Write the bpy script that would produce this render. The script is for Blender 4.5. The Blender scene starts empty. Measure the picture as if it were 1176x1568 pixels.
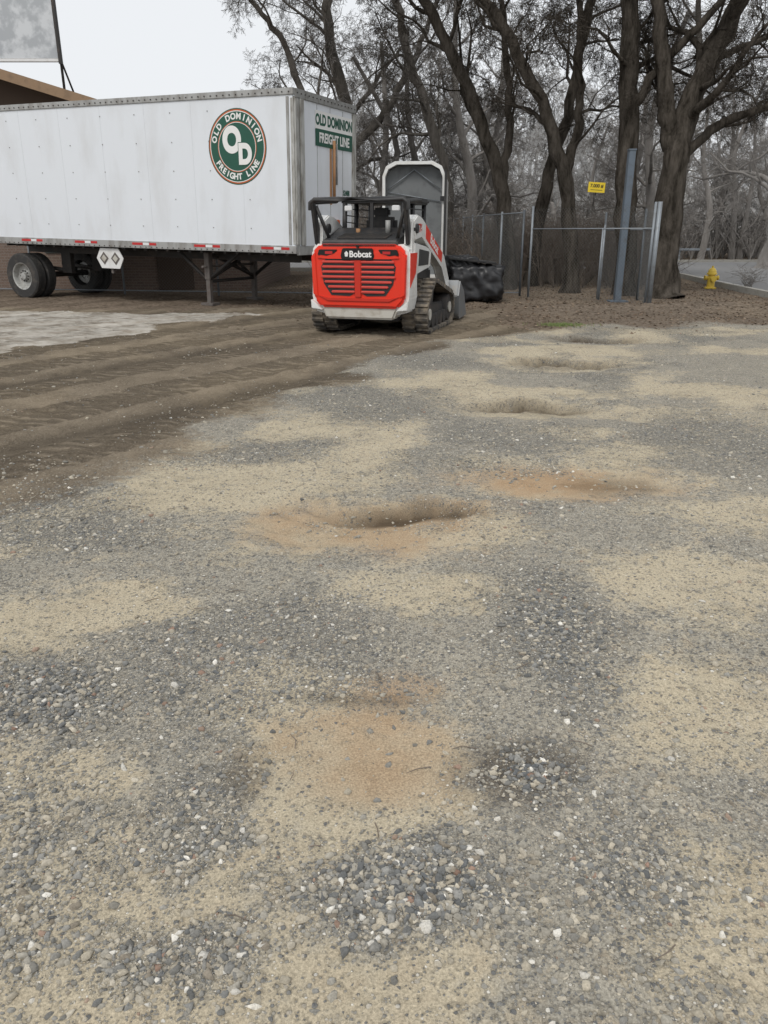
import bpy, bmesh, math, random
import numpy as np
from mathutils import Vector, Matrix
R=math.radians
scene=bpy.context.scene
random.seed(7); rng=np.random.default_rng(7)
COL=scene.collection

# ------------------------------------------------------------ materials
def nmat(name):
    m=bpy.data.materials.new(name); m.use_nodes=True
    nt=m.node_tree; b=nt.nodes['Principled BSDF']
    return m,nt,b
def matte(m):
    """replace the principled shader by a plain diffuse one (dry, rough materials)"""
    nt=m.node_tree; b=nt.nodes['Principled BSDF']; d=nt.nodes.new('ShaderNodeBsdfDiffuse'); d.inputs['Roughness'].default_value=.6
    for a,c in (('Base Color','Color'),('Normal','Normal')):
        if b.inputs[a].is_linked: nt.links.new(b.inputs[a].links[0].from_socket,d.inputs[c])
        elif a=='Base Color': d.inputs[c].default_value=b.inputs[a].default_value
    nt.links.new(d.outputs[0],nt.nodes['Material Output'].inputs['Surface']); nt.nodes.remove(b); return m
def N(nt,t,**k):
    n=nt.nodes.new(t)
    for a,v in k.items():
        if a=='inp':
            for i,x in v.items(): n.inputs[i].default_value=x
        else: setattr(n,a,v)
    return n
def mixc(nt,fac,a,b,blend='MIX'):
    n=nt.nodes.new('ShaderNodeMix'); n.data_type='RGBA'; n.blend_type=blend
    for s,v in ((n.inputs[0],fac),(n.inputs[6],a),(n.inputs[7],b)):
        if hasattr(v,'links'): nt.links.new(v,s)
        else: s.default_value=v
    return n.outputs[2]
def math_(nt,op,a,b=None,c=None,clamp=False):
    n=nt.nodes.new('ShaderNodeMath'); n.operation=op; n.use_clamp=clamp
    for i,v in enumerate((a,b,c)):
        if v is None: continue
        if hasattr(v,'links'): nt.links.new(v,n.inputs[i])
        else: n.inputs[i].default_value=v
    return n.outputs[0]
def ramp(nt,src,stops,interp='LINEAR'):
    n=nt.nodes.new('ShaderNodeValToRGB'); n.color_ramp.interpolation=interp
    e=n.color_ramp.elements
    while len(e)<len(stops): e.new(0.5)
    for i,(p,c) in enumerate(stops):
        e[i].position=p; e[i].color=c if len(c)==4 else (*c,1)
    nt.links.new(src,n.inputs[0]); return n.outputs[0]
def noise(nt,vec,scale,detail=4,rough=.55,mapscale=None):
    if mapscale:
        mp=N(nt,'ShaderNodeMapping'); mp.inputs['Scale'].default_value=mapscale
        nt.links.new(vec,mp.inputs[0]); vec=mp.outputs[0]
    n=N(nt,'ShaderNodeTexNoise'); n.inputs['Scale'].default_value=scale
    n.inputs['Detail'].default_value=detail; n.inputs['Roughness'].default_value=rough
    nt.links.new(vec,n.inputs['Vector']); return n.outputs['Fac']
def bump(nt,b,h,strength=.4,dist=.01):
    n=N(nt,'ShaderNodeBump'); n.inputs['Strength'].default_value=strength; n.inputs['Distance'].default_value=dist
    nt.links.new(h,n.inputs['Height']); nt.links.new(n.outputs[0],b.inputs['Normal'])
def simple(name,col,rough=.6,metal=0,dirt=None,dirtcol=(.16,.13,.1,1),scale=3,mapscale=None,coat=0,lo=.5,hi=.75,bmp=0,spec=.5):
    m,nt,b=nmat(name)
    if len(col)==3: col=(*col,1)
    b.inputs['Roughness'].default_value=rough; b.inputs['Metallic'].default_value=metal
    b.inputs['Coat Weight'].default_value=coat
    b.inputs['Specular IOR Level'].default_value=spec
    tc=N(nt,'ShaderNodeTexCoord').outputs['Object']
    nf=noise(nt,tc,scale,5,.6,mapscale)
    if dirt:
        f=ramp(nt,nf,[(lo,(0,0,0,1)),(hi,(dirt,dirt,dirt,1))])
        c=mixc(nt,f,col,dirtcol)
        nt.links.new(c,b.inputs['Base Color'])
    else:
        c=mixc(nt,nf,tuple(x*.88 for x in col[:3])+(1,),tuple(min(1,x*1.1) for x in col[:3])+(1,))
        nt.links.new(c,b.inputs['Base Color'])
    if bmp:
        bump(nt,b,noise(nt,tc,scale*6,4),bmp,.01)
    return m

M={}
M['trailer']=simple('trailer_white',(.73,.76,.80),.38,0,.38,(.42,.40,.37,1),1.6,(1,1,.35),lo=.48,hi=.85)
M['alu']=simple('weathered_aluminium',(.40,.40,.39),.5,.35,.8,(.16,.14,.12,1),5,(1,1,.4),lo=.45,hi=.7)
M['rail']=simple('rail_grey',(.30,.30,.29),.55,.2,.7,(.1,.085,.07,1),8)
M['corner']=simple('corner_panel',(.48,.48,.46),.5,.2,.9,(.15,.13,.10,1),7,(1,1,.3),lo=.42,hi=.7)
M['green']=simple('logo_green',(.012,.085,.055),.5)
M['redring']=simple('logo_red',(.50,.10,.02),.5)
M['white']=simple('white_paint',(.75,.75,.74),.4,0,.5,(.35,.3,.25,1),4)
M['wtext']=simple('white_lettering',(.8,.8,.78),.5)
M['tape_r']=simple('reflective_red',(.5,.02,.02),.35)
M['tape_w']=simple('reflective_white',(.75,.75,.75),.35)
M['dark']=simple('dark_steel',(.035,.032,.03),.7,0,.5,(.11,.08,.06,1),6)
M['rust']=simple('greyed_steel',(.13,.115,.105),.8,0,.9,(.08,.055,.042,1),9)
M['rustpipe']=simple('rust_stain',(.38,.2,.09),.7,0,.7,(.2,.12,.07,1),9)
M['rubber']=simple('tyre_rubber',(.035,.034,.033),.85,0,.6,(.14,.12,.10,1),6,bmp=.3)
M['track']=simple('track_rubber',(.065,.06,.055),.9,0,.95,(.25,.21,.16,1),7,bmp=.4,lo=.4,hi=.65)
M['red']=simple('machine_red',(.78,.035,.012),.35,0,.2,(.40,.12,.07,1),4,coat=.2)
M['reddark']=simple('machine_red_slats',(.55,.026,.010),.45)
M['mwhite']=simple('machine_white',(.74,.74,.72),.35,0,.5,(.42,.36,.28,1),5,coat=.2)
M['bumper']=simple('machine_bumper',(.50,.48,.43),.6,0,.8,(.27,.22,.16,1),5)
M['black']=simple('machine_black',(.024,.024,.025),.5,0,.6,(.085,.072,.06,1),5)
M['blackgl']=simple('black_badge',(.008,.008,.008),.3)
M['galv']=simple('galvanised_steel',(.25,.275,.30),.5,.3,.6,(.15,.14,.13,1),9)
M['wire']=simple('fence_wire',(.19,.20,.20),.5,.3)
M['bluepost']=simple('bluegrey_post',(.12,.15,.185),.6,.1,.7,(.085,.085,.085,1),5)
M['yellow']=simple('yellow_sign',(.75,.55,.03),.5)
M['hyd']=simple('hydrant_yellow',(.65,.46,.06),.5,0,.4,(.25,.16,.05,1),9)
M['fascia']=simple('brown_fascia',(.26,.17,.10),.7,0,.6,(.12,.08,.05,1),4)
M['soffit']=simple('dark_soffit',(.08,.055,.04),.8)
M['roof']=simple('roof_shingle',(.12,.10,.09),.9)
M['bboard']=simple('billboard_board',(.40,.42,.44),.7,0,.9,(.62,.64,.66,1),1.2,lo=.45,hi=.55)
M['curb']=matte(simple('curb_concrete',(.34,.33,.30),.85,0,.6,(.2,.19,.17,1),5))
M['asphalt']=matte(simple('asphalt',(.20,.20,.20),.95,0,.5,(.15,.15,.15,1),1.5,bmp=.2,spec=.1))
M['tarp']=simple('black_tarp',(.018,.018,.02),.42,0,.4,(.05,.05,.05,1),5)
M['lining']=simple('dark_lining',(.17,.18,.185),.8,0,.6,(.07,.07,.075,1),4)
M['glass']=simple('cab_glass',(.05,.07,.065),.08)
M['seat']=simple('hub_steel',(.45,.45,.43),.5,.4,.8,(.14,.12,.10,1),12)
M['bucket']=simple('bucket_steel',(.20,.21,.22),.5,.5,.7,(.25,.22,.18,1),6)

def brickmat():
    m,nt,b=nmat('brown_brick'); tc=N(nt,'ShaderNodeTexCoord').outputs['Object']
    mp=N(nt,'ShaderNodeMapping'); mp.inputs['Rotation'].default_value=(R(90),0,0); nt.links.new(tc,mp.inputs[0])
    br=N(nt,'ShaderNodeTexBrick'); nt.links.new(mp.outputs[0],br.inputs['Vector'])
    br.inputs['Color1'].default_value=(.19,.13,.10,1); br.inputs['Color2'].default_value=(.15,.105,.082,1)
    br.inputs['Mortar'].default_value=(.22,.18,.15,1); br.inputs['Scale'].default_value=1
    br.inputs['Brick Width'].default_value=.22; br.inputs['Row Height'].default_value=.075; br.inputs['Mortar Size'].default_value=.008
    nt.links.new(br.outputs['Color'],b.inputs['Base Color']); b.inputs['Roughness'].default_value=.9
    return m
M['brick']=brickmat()

def barkmat(name,c1,c2,scale=6,bmp=True):
    m,nt,b=nmat(name); tc=N(nt,'ShaderNodeTexCoord').outputs['Object']
    f=noise(nt,tc,scale,4,.7,(1,1,.25))
    c=ramp(nt,f,[(.35,(*c1,1)),(.65,(*c2,1))])
    nt.links.new(c,b.inputs['Base Color'])
    if bmp: bump(nt,b,noise(nt,tc,scale*3,4,.75,(1,1,.22)),1.0,.08)
    return matte(m)
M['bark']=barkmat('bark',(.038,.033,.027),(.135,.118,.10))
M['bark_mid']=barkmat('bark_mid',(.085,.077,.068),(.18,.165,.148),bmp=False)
M['bark_haze']=barkmat('bark_far_hazed',(.22,.205,.19),(.30,.285,.27),bmp=False)  # distance haze put into the base colour, paler than plain bark
M['bark_haze_far']=barkmat('bark_distant_hazed',(.45,.445,.44),(.54,.54,.535),bmp=False)  # stronger haze painted into the bark colour for the farthest trees
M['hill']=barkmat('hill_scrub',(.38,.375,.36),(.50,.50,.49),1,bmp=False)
M['brush']=barkmat('brush_twigs',(.13,.107,.088),(.25,.21,.175),bmp=False)

# ------------------------------------------------------------ mesh helpers
def npmesh(name,verts,faces_list,mat,parent=None,smooth=False):
    me=bpy.data.meshes.new(name)
    verts=np.asarray(verts,dtype=np.float32)
    me.vertices.add(len(verts)); me.vertices.foreach_set('co',verts.ravel())
    li=np.concatenate([f.ravel() for f in faces_list]).astype(np.int32)
    tot=np.concatenate([np.full(len(f),f.shape[1],dtype=np.int32) for f in faces_list])
    st=np.concatenate([[0],np.cumsum(tot)[:-1]]).astype(np.int32)
    me.loops.add(len(li)); me.loops.foreach_set('vertex_index',li)
    me.polygons.add(len(tot)); me.polygons.foreach_set('loop_start',st)
    try: me.polygons.foreach_set('loop_total',tot)
    except Exception: pass
    if smooth: me.polygons.foreach_set('use_smooth',np.ones(len(tot),dtype=bool))
    me.update(calc_edges=True)
    me.materials.append(mat)
    ob=bpy.data.objects.new(name,me); COL.objects.link(ob)
    if parent: ob.parent=parent
    return ob
def empty(name,loc=(0,0,0),rot=(0,0,0)):
    e=bpy.data.objects.new(name,None); e.location=loc; e.rotation_euler=rot; e.empty_display_size=.2
    COL.objects.link(e); return e
def frombm(bm,name,mat,parent,smooth=False):
    me=bpy.data.meshes.new(name); bmesh.ops.recalc_face_normals(bm,faces=bm.faces); bm.to_mesh(me); bm.free()
    if smooth:
        for p in me.polygons: p.use_smooth=True
    me.materials.append(mat); ob=bpy.data.objects.new(name,me); COL.objects.link(ob)
    if parent: ob.parent=parent
    return ob
def box(name,x0,x1,y0,y1,z0,z1,mat,parent=None,bev=0,rot=None):
    bm=bmesh.new(); bmesh.ops.create_cube(bm,size=1)
    c=Vector(((x0+x1)/2,(y0+y1)/2,(z0+z1)/2))
    for v in bm.verts:
        v.co=Vector((v.co.x*(x1-x0),v.co.y*(y1-y0),v.co.z*(z1-z0)))
    if rot:
        bmesh.ops.rotate(bm,verts=bm.verts,matrix=Matrix.Rotation(rot[1],3,rot[0]))
    for v in bm.verts: v.co+=c
    if bev: bmesh.ops.bevel(bm,geom=bm.edges[:],offset=bev,segments=2,affect='EDGES')
    return frombm(bm,name,mat,parent)
def prism(name,outline,plane,a0,a1,mat,parent=None,bev=0):
    bm=bmesh.new()
    def P(p,a):
        return {'xz':(p[0],a,p[1]),'yz':(a,p[0],p[1]),'xy':(p[0],p[1],a)}[plane]
    va=[bm.verts.new(P(p,a0)) for p in outline]; vb=[bm.verts.new(P(p,a1)) for p in outline]
    bm.faces.new(va); bm.faces.new(vb[::-1]); n=len(outline)
    for i in range(n): bm.faces.new((va[i],va[(i+1)%n],vb[(i+1)%n],vb[i]))
    if bev: bmesh.ops.bevel(bm,geom=bm.edges[:],offset=bev,segments=2,affect='EDGES')
    return frombm(bm,name,mat,parent)
def rod(name,p,q,r,mat,parent=None,sides=10,r2=None):
    p=Vector(p); q=Vector(q); d=q-p
    bm=bmesh.new(); bmesh.ops.create_cone(bm,cap_ends=True,segments=sides,radius1=r,radius2=r if r2 is None else r2,depth=d.length)
    m=Matrix.Translation((p+q)/2)@d.to_track_quat('Z','Y').to_matrix().to_4x4()
    bmesh.ops.transform(bm,matrix=m,verts=bm.verts)
    ob=frombm(bm,name,mat,parent)
    for f in ob.data.polygons: f.use_smooth=len(f.vertices)==4
    return ob
def pathtube(name,pts,r,mat,parent):
    W=Wood(); 
    pts=[Vector(p) for p in pts]
    W.add([tuple(p) for p in pts],[r]*len(pts),8); return W.build(name,mat,parent)
def text(name,body,size,mat,parent,loc,rot,offset=0.0,ext=.002,sx=1,align='CENTER'):
    cu=bpy.data.curves.new(name,'FONT'); cu.body=body; cu.size=size; cu.extrude=ext; cu.offset=offset
    cu.align_x=align; cu.align_y='CENTER'
    o=bpy.data.objects.new(name,cu); COL.objects.link(o)
    bpy.context.view_layer.update()
    me=bpy.data.meshes.new_from_object(o.evaluated_get(bpy.context.evaluated_depsgraph_get()))
    bpy.data.objects.remove(o)
    me.materials.clear(); me.materials.append(mat)
    ob=bpy.data.objects.new(name,me); COL.objects.link(ob); ob.parent=parent
    ob.location=loc; ob.rotation_euler=rot; ob.scale=(sx,1,1); return ob

class Wood:
    def __init__(s): s.g={}
    def add(s,pts,r,sides):
        a=s.g.setdefault((len(pts),sides),([],[])); a[0].append(pts); a[1].append(r)
    def build(s,name,mat,parent=None):
        V=[];F=[];off=0
        for (n,k),(P,Rr) in s.g.items():
            P=np.array(P,dtype=np.float64); Rr=np.array(Rr)
            T=np.gradient(P,axis=1); T/=np.linalg.norm(T,axis=2,keepdims=True)+1e-9
            ref=np.zeros_like(T); ref[...,0]=1.0
            par=np.abs(T[:,:1,0])>.8; ref=np.where(par[...,None],np.array([0,1.0,0]),ref)
            U=np.cross(T,ref); U/=np.linalg.norm(U,axis=2,keepdims=True)+1e-9
            W=np.cross(T,U)
            a=np.arange(k)*2*np.pi/k
            ring=P[:,:,None,:]+Rr[:,:,None,None]*(np.cos(a)[None,None,:,None]*U[:,:,None,:]+np.sin(a)[None,None,:,None]*W[:,:,None,:])
            B=len(P); V.append(ring.reshape(-1,3))
            idx=np.arange(B*n*k).reshape(B,n,k)+off
            q=np.stack([idx[:,:-1,:],np.roll(idx,-1,2)[:,:-1,:],np.roll(idx,-1,2)[:,1:,:],idx[:,1:,:]],-1)
            F.append(q.reshape(-1,4)); off+=B*n*k
        return npmesh(name,np.concatenate(V),F,mat,parent,smooth=True)

def nrm(v):
    l=math.sqrt(v[0]**2+v[1]**2+v[2]**2)+1e-9; return (v[0]/l,v[1]/l,v[2]/l)
def side_dir(d,ang,rnd):
    a=(rnd.gauss(0,1),rnd.gauss(0,1),rnd.gauss(0,1)); dt=sum(x*y for x,y in zip(a,d))
    a=nrm(tuple(x-dt*y for x,y in zip(a,d))); c,s=math.cos(ang),math.sin(ang)
    return nrm(tuple(c*x+s*y for x,y in zip(d,a)))
def grow(W,rnd,p,d,L,r,lvl,prm):
    maxl=prm['max']; n=8 if lvl<=1 else (5 if lvl<maxl else 4)
    seg=L/(n-1); pts=[p]; dirs=[d]; wig=prm['wig'][min(lvl,len(prm['wig'])-1)]; up=prm['up'][min(lvl,len(prm['up'])-1)]
    for i in range(n-1):
        d=nrm((d[0]+rnd.gauss(0,wig),d[1]+rnd.gauss(0,wig),d[2]+rnd.gauss(0,wig)+up))
        p=(p[0]+d[0]*seg,p[1]+d[1]*seg,p[2]+d[2]*seg); pts.append(p); dirs.append(d)
    rmin=prm.get('rmin',.005)
    rad=[max(r*(1-.75*i/(n-1)),rmin*.8) for i in range(n)]
    W.add(pts,rad,7 if r>.08 else (5 if r>.03 else 3))
    if lvl<maxl: spawn(W,rnd,pts,dirs,rad,L,lvl,prm,.2)
def spawn(W,rnd,pts,dirs,rad,L,lvl,prm,t0,k=None):
    n=len(pts); k=k or prm['k'][lvl]
    for j in range(k):
        t=t0+(1-t0)*((j+rnd.random())/k); f=min(t*(n-1),n-1.001); i=int(f); f-=i
        q=tuple(a*(1-f)+b*f for a,b in zip(pts[i],pts[i+1])); dd=dirs[i]
        rr=(rad[i]*(1-f)+rad[i+1]*f)
        nd=side_dir(dd,R(rnd.uniform(28,70)),rnd)
        if lvl<=1 and nd[2]<-.1: nd=nrm((nd[0],nd[1],abs(nd[2])*.4))
        l2=L*prm['ratio'][min(lvl,len(prm['ratio'])-1)]*rnd.uniform(.6,1.15)*(1-.35*t)
        sh=rnd.uniform(.25,.5) if lvl==0 else rnd.uniform(.4,.6)
        grow(W,rnd,q,nd,l2,max(rr*sh,prm.get('rmin',.005)),lvl+1,prm)
PR=dict(max=5,k=[8,6,6,6,5],ratio=[.6,.64,.64,.62,.7],wig=[.12,.24,.30,.32,.28],up=[.03,.05,.0,-.06,-.16],rmin=.0042)
def smoothpath(pts,n=14):
    pts=np.array(pts,float); t=np.linspace(0,len(pts)-1,n); out=[]
    for x in t:
        i=int(min(x,len(pts)-2)); f=x-i
        p0=pts[max(i-1,0)];p1=pts[i];p2=pts[i+1];p3=pts[min(i+2,len(pts)-1)]
        out.append(.5*((2*p1)+(-p0+p2)*f+(2*p0-5*p1+4*p2-p3)*f*f+(-p0+3*p1-3*p2+p3)*f**3))
    return [tuple(p) for p in out]
def maintree(name,path,r0,seed,r1=None,limbs=None,k=10,t0=.3,L=6,prm=PR,mat='bark'):
    rnd=random.Random(seed); W=Wood()
    def run(path,ra,rb,k,t0,L,flare):
        n=26; P=smoothpath(path,n); nr=random.Random(seed+5)
        P=[(p[0]+nr.gauss(0,.035),p[1]+nr.gauss(0,.035),p[2]) for p in P]
        rad=[(ra+(rb-ra)*(i/(n-1)))*nr.uniform(.92,1.09) for i in range(n)]
        if flare: rad[0]*=1.5; rad[1]*=1.15
        dirs=[nrm(tuple(b-a for a,b in zip(P[i],P[min(i+1,n-1)]))) if i<n-1 else None for i in range(n)]; dirs[-1]=dirs[-2]
        W.add(P,rad,14); spawn(W,rnd,P,dirs,rad,L,0,prm,t0,k)
        grow(W,rnd,P[-1],dirs[-1],L*.7,rb,1,prm)
    run(path,r0,r1 or r0*.45,k,t0,L,True)
    for (lp,a,b) in (limbs or []): run(lp,a,b,5,.2,L*.8,False)
    return W.build(name,M[mat])

# ------------------------------------------------------------ numpy noise
def vnoise(x,y,sc,seed=0):
    x=x*sc+seed*17.3; y=y*sc-seed*9.7; xi=np.floor(x); yi=np.floor(y); fx=x-xi; fy=y-yi
    fx=fx*fx*(3-2*fx); fy=fy*fy*(3-2*fy)
    h=lambda a,b:np.modf(np.abs(np.sin(a*127.1+b*311.7+seed*74.7)*43758.5453))[0]
    return (h(xi,yi)*(1-fx)+h(xi+1,yi)*fx)*(1-fy)+(h(xi,yi+1)*(1-fx)+h(xi+1,yi+1)*fx)*fy
def fbm(x,y,sc,seed=0,o=4):
    s=0;a=1;t=0
    for i in range(o): s=s+a*vnoise(x,y,sc*2**i,seed+i); t+=a; a*=.5
    return s/t
def sstep(a,b,x): t=np.clip((x-a)/(b-a),0,1); return t*t*(3-2*t)
def blob(x,y,cx,cy,rx,ry,seed=1,edge=.35,ang=0):
    c,s=math.cos(ang),math.sin(ang); dx=x-cx; dy=y-cy
    u=(dx*c+dy*s)/rx; v=(-dx*s+dy*c)/ry
    d=np.sqrt(u*u+v*v)+(fbm(x,y,1.6/min(rx,ry)*.6,seed,5)-.5)*1.3
    return 1-sstep(1-edge,1+edge,d)

PITS=[(.02,4.12,.60,.42,.10),(1.2,4.85,.62,.32,.06),(1.28,7.2,.72,.42,.12),(2.2,9.8,.85,.5,.14),(3.2,12.1,.9,.45,.12),(-.05,2.05,.34,.33,.04),(.44,1.97,.13,.13,.02)]
def lipline(x,cx,cy,rx,ry):
    u=(x-cx)/rx
    return cy+ry*(.55+.28*np.sin(u*3.6+cx)-.12*u)+(fbm(x,x*0+cy,3.5,7,6)-.5)*(.16+.03*cy)
def lipw(x,cx,rx): return np.exp(-(((x-cx-.15*rx)/(.75*rx))**4))*(.55+.9*fbm(x,x*0+cx,3.2,15,4))
def height(x,y):
    z=(fbm(x,y,.5,3)-.5)*.05*sstep(.5,3,y)
    near=1-sstep(20,30,np.abs(y))
    z=z*near
    for i,(cx,cy,rx,ry,dp) in enumerate(PITS):
        b=blob(x,y,cx,cy,rx,ry,20+i,.8); z=z-b*dp*.5
        if i<5 and i!=1:
            dl=y-lipline(x,cx,cy,rx,ry); w=lipw(x,cx,rx)
            z=z-w*np.where(dl<0,np.exp(-(dl/(.5*ry))**2),np.exp(-(dl/(.03+.005*cy))**2))*dp*.62
            z=z+w*np.exp(-((dl-.09)/.07)**2)*.026*(.4+1.2*fbm(x,y,9,77,3))
    for cx,cy,rad,h in ((.05,4.5,.55,.018),(.05,4.5,.72,.013),(1.2,5.3,.6,.012)):
        d=np.sqrt((x-cx)**2*.55+(y-cy)**2); z=z+h*np.exp(-((d-rad*.8)/.035)**2)*(y<cy)*(fbm(x,y,3,88)*1.6)
    dz=darkzone(x,y)
    z=z+dz*(fbm(x,y,5,9)-.5)*.06
    v=track_v(x,y); z=z-dz*.035*np.abs(np.sin(v*1.4+.6))**14
    z=z+.13*np.exp(-((y-16.9-.12*(x-5))/.45)**2)*sstep(2.6,4,x)*(1-sstep(7.4,9,x))*(.3+1.1*fbm(x,y,2.5,99))
    z=z+(fbm(x,y,6,12,4)-.5)*.022*near
    return z
def track_v(x,y):
    c,s=math.cos(R(-60)),math.sin(R(-60))
    return x*s+y*c+np.sin(x*.35+.5)*.35
def darkline(y):
    return np.interp(y,[0,4.2,6.2,9.5,12.1,13.2,16],[-3.5,-2.05,-1.25,-.1,1.1,2.6,3.2])
def darkzone(x,y):
    b=darkline(y)+(fbm(x,y,.9,31,6)-.5)*1.8
    return (1-sstep(-.45,.4,x-b))*sstep(2,3.5,y)
def concrete(x,y):
    n=(fbm(x,y,.9,41,5)-.5)*1.6
    e1=(x+5.3)*4.9-(y-10.8)*2.6
    e1=e1/5.55
    return (1-sstep(-.15,.25,e1+n))*(1-sstep(-.1,.25,y-16.0+n*.5+(x+2.7)*.1))
def masks(x,y):
    sand=sstep(.38,.62,fbm(x,y*1.0,.9,51,6))*.85
    for i,(cx,cy,rx,ry,a) in enumerate([(-1.3,3.05,.5,.22,.4),(-.98,1.9,.26,.13,.3),(-1.1,4.5,.75,.3,.2),(1.5,3.3,.55,.45,0),(-.35,1.7,.2,.12,0),(1.1,2.3,.5,.5,0),
         (-.05,2.05,.42,.42,0),(.02,4.05,.75,.5,0),(1.2,4.85,.85,.4,0),(-.3,5.9,.7,.3,0),(.1,8.4,.9,.3,0),(1.25,7.3,.9,.5,0),(1.6,6.2,.5,.22,0),(2.4,9.9,.9,.5,0),(-1.9,3.7,.4,.15,.3),(.9,1.35,.4,.3,0),(-.9,1.2,.35,.2,0),(-2.0,4.1,.5,.2,.6),(.1,3.2,.4,.25,0),(2.0,4.2,.5,.3,0)]):
        sand=np.maximum(sand,(1.0 if i in (0,1,2,6,7,8) else .8)*blob(x,y,cx,cy,rx,ry,60+i,.6,a))
    grav=sstep(.54,.70,fbm(x,y,1.1,81,5))*.7
    for i,(cx,cy,rx,ry,a) in enumerate([(.05,1.5,.24,.16,0),(.72,2.85,.22,.5,0),(-1.25,2.35,.36,.26,.2),(-.9,5.6,.7,.3,.5),(.0,7.1,.6,.7,0),(-1.7,3.85,.42,.28,0),(.44,1.97,.14,.13,0),(-.35,2.75,.4,.2,0),(-.45,1.3,.2,.1,0),(.3,10,.7,.8,0),(2.8,6,.7,.8,0),(-.55,1.75,.15,.25,0),(.62,1.55,.16,.2,0)]):
        g=(1.0 if i in (0,1,2,6) else .75)*blob(x,y,cx,cy,rx,ry,90+i,.6,a); grav=np.maximum(grav,g); sand=sand*(1-.8*g) if i not in (7,) else sand
    org=0*x
    for i,(cx,cy,rx,ry,a) in enumerate([(-.02,2.1,.26,.26,.7),(.02,4.1,.65,.42,.75),(1.25,4.85,.7,.32,.95),(.05,2.4,.2,.12,.75),(.5,4.35,.4,.15,.7)]):
        org=np.maximum(org,a*blob(x,y,cx,cy,rx,ry,120+i,.6))
    org=org*(.35+.65*sstep(.35,.6,fbm(x,y,3,140)))
    damp_shade=0*x  # damp spots together with shade painted along the pit lips
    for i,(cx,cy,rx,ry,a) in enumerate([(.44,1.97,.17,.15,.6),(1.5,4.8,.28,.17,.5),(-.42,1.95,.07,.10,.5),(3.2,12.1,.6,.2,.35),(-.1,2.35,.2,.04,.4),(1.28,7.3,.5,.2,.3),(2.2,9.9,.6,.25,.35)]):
        damp_shade=np.maximum(damp_shade,a*blob(x,y,cx,cy,rx,ry,150+i,.7))
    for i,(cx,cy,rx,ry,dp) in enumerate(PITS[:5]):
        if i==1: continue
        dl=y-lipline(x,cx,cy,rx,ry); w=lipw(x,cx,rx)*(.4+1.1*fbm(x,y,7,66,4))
        damp_shade=np.maximum(damp_shade,1.0*w*np.exp(-((dl+.02+.004*cy)/(.04+.010*cy))**2))  # dark line along the far lip: crack shadow painted into the mask
    damp_shade=np.clip(damp_shade,0,1)
    dk=darkzone(x,y); co=concrete(x,y)
    lf=sstep(12.8,14.6,y+(fbm(x,y,.8,161)-.5)*3)
    lf=lf*(sstep(1.5,3,x+(fbm(x,y,.6,171)-.5)*2)) ; lf=np.maximum(lf,sstep(16.6,17.6,y+(fbm(x,y,.8,162)-.5)*1.2)*1.0)
    return sand,grav,org,damp_shade,dk,co,lf

# ------------------------------------------------------------ ground
def geo(a,b,s,f=1.25):
    out=[];x=a
    while abs(x)<b: s*=f; x+=s if a>0 else -s; out.append(x)
    return out
xs=list(np.arange(-4,4.0001,.026)); xr=list(np.arange(4.12,12,.13)); 
xs=[-v for v in xr[::-1]]+xs+xr; xs=sorted(geo(-12,400,.15))+xs+geo(12,400,.15)
ys=list(np.arange(-6,1,.4))+list(np.arange(1,6,.02))+list(np.arange(6,14,.045))+list(np.arange(14,26,.15)); ys=sorted(geo(-6,400,.4))+ys+geo(26,420,.25)
xs=np.array(xs); ys=np.array(ys); X,Y=np.meshgrid(xs,ys); Z=height(X,Y)
V=np.stack([X,Y,Z],-1).reshape(-1,3); nx=len(xs); ny=len(ys)
I=np.arange(nx*ny).reshape(ny,nx); Q=np.stack([I[:-1,:-1],I[:-1,1:],I[1:,1:],I[1:,:-1]],-1).reshape(-1,4)

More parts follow.
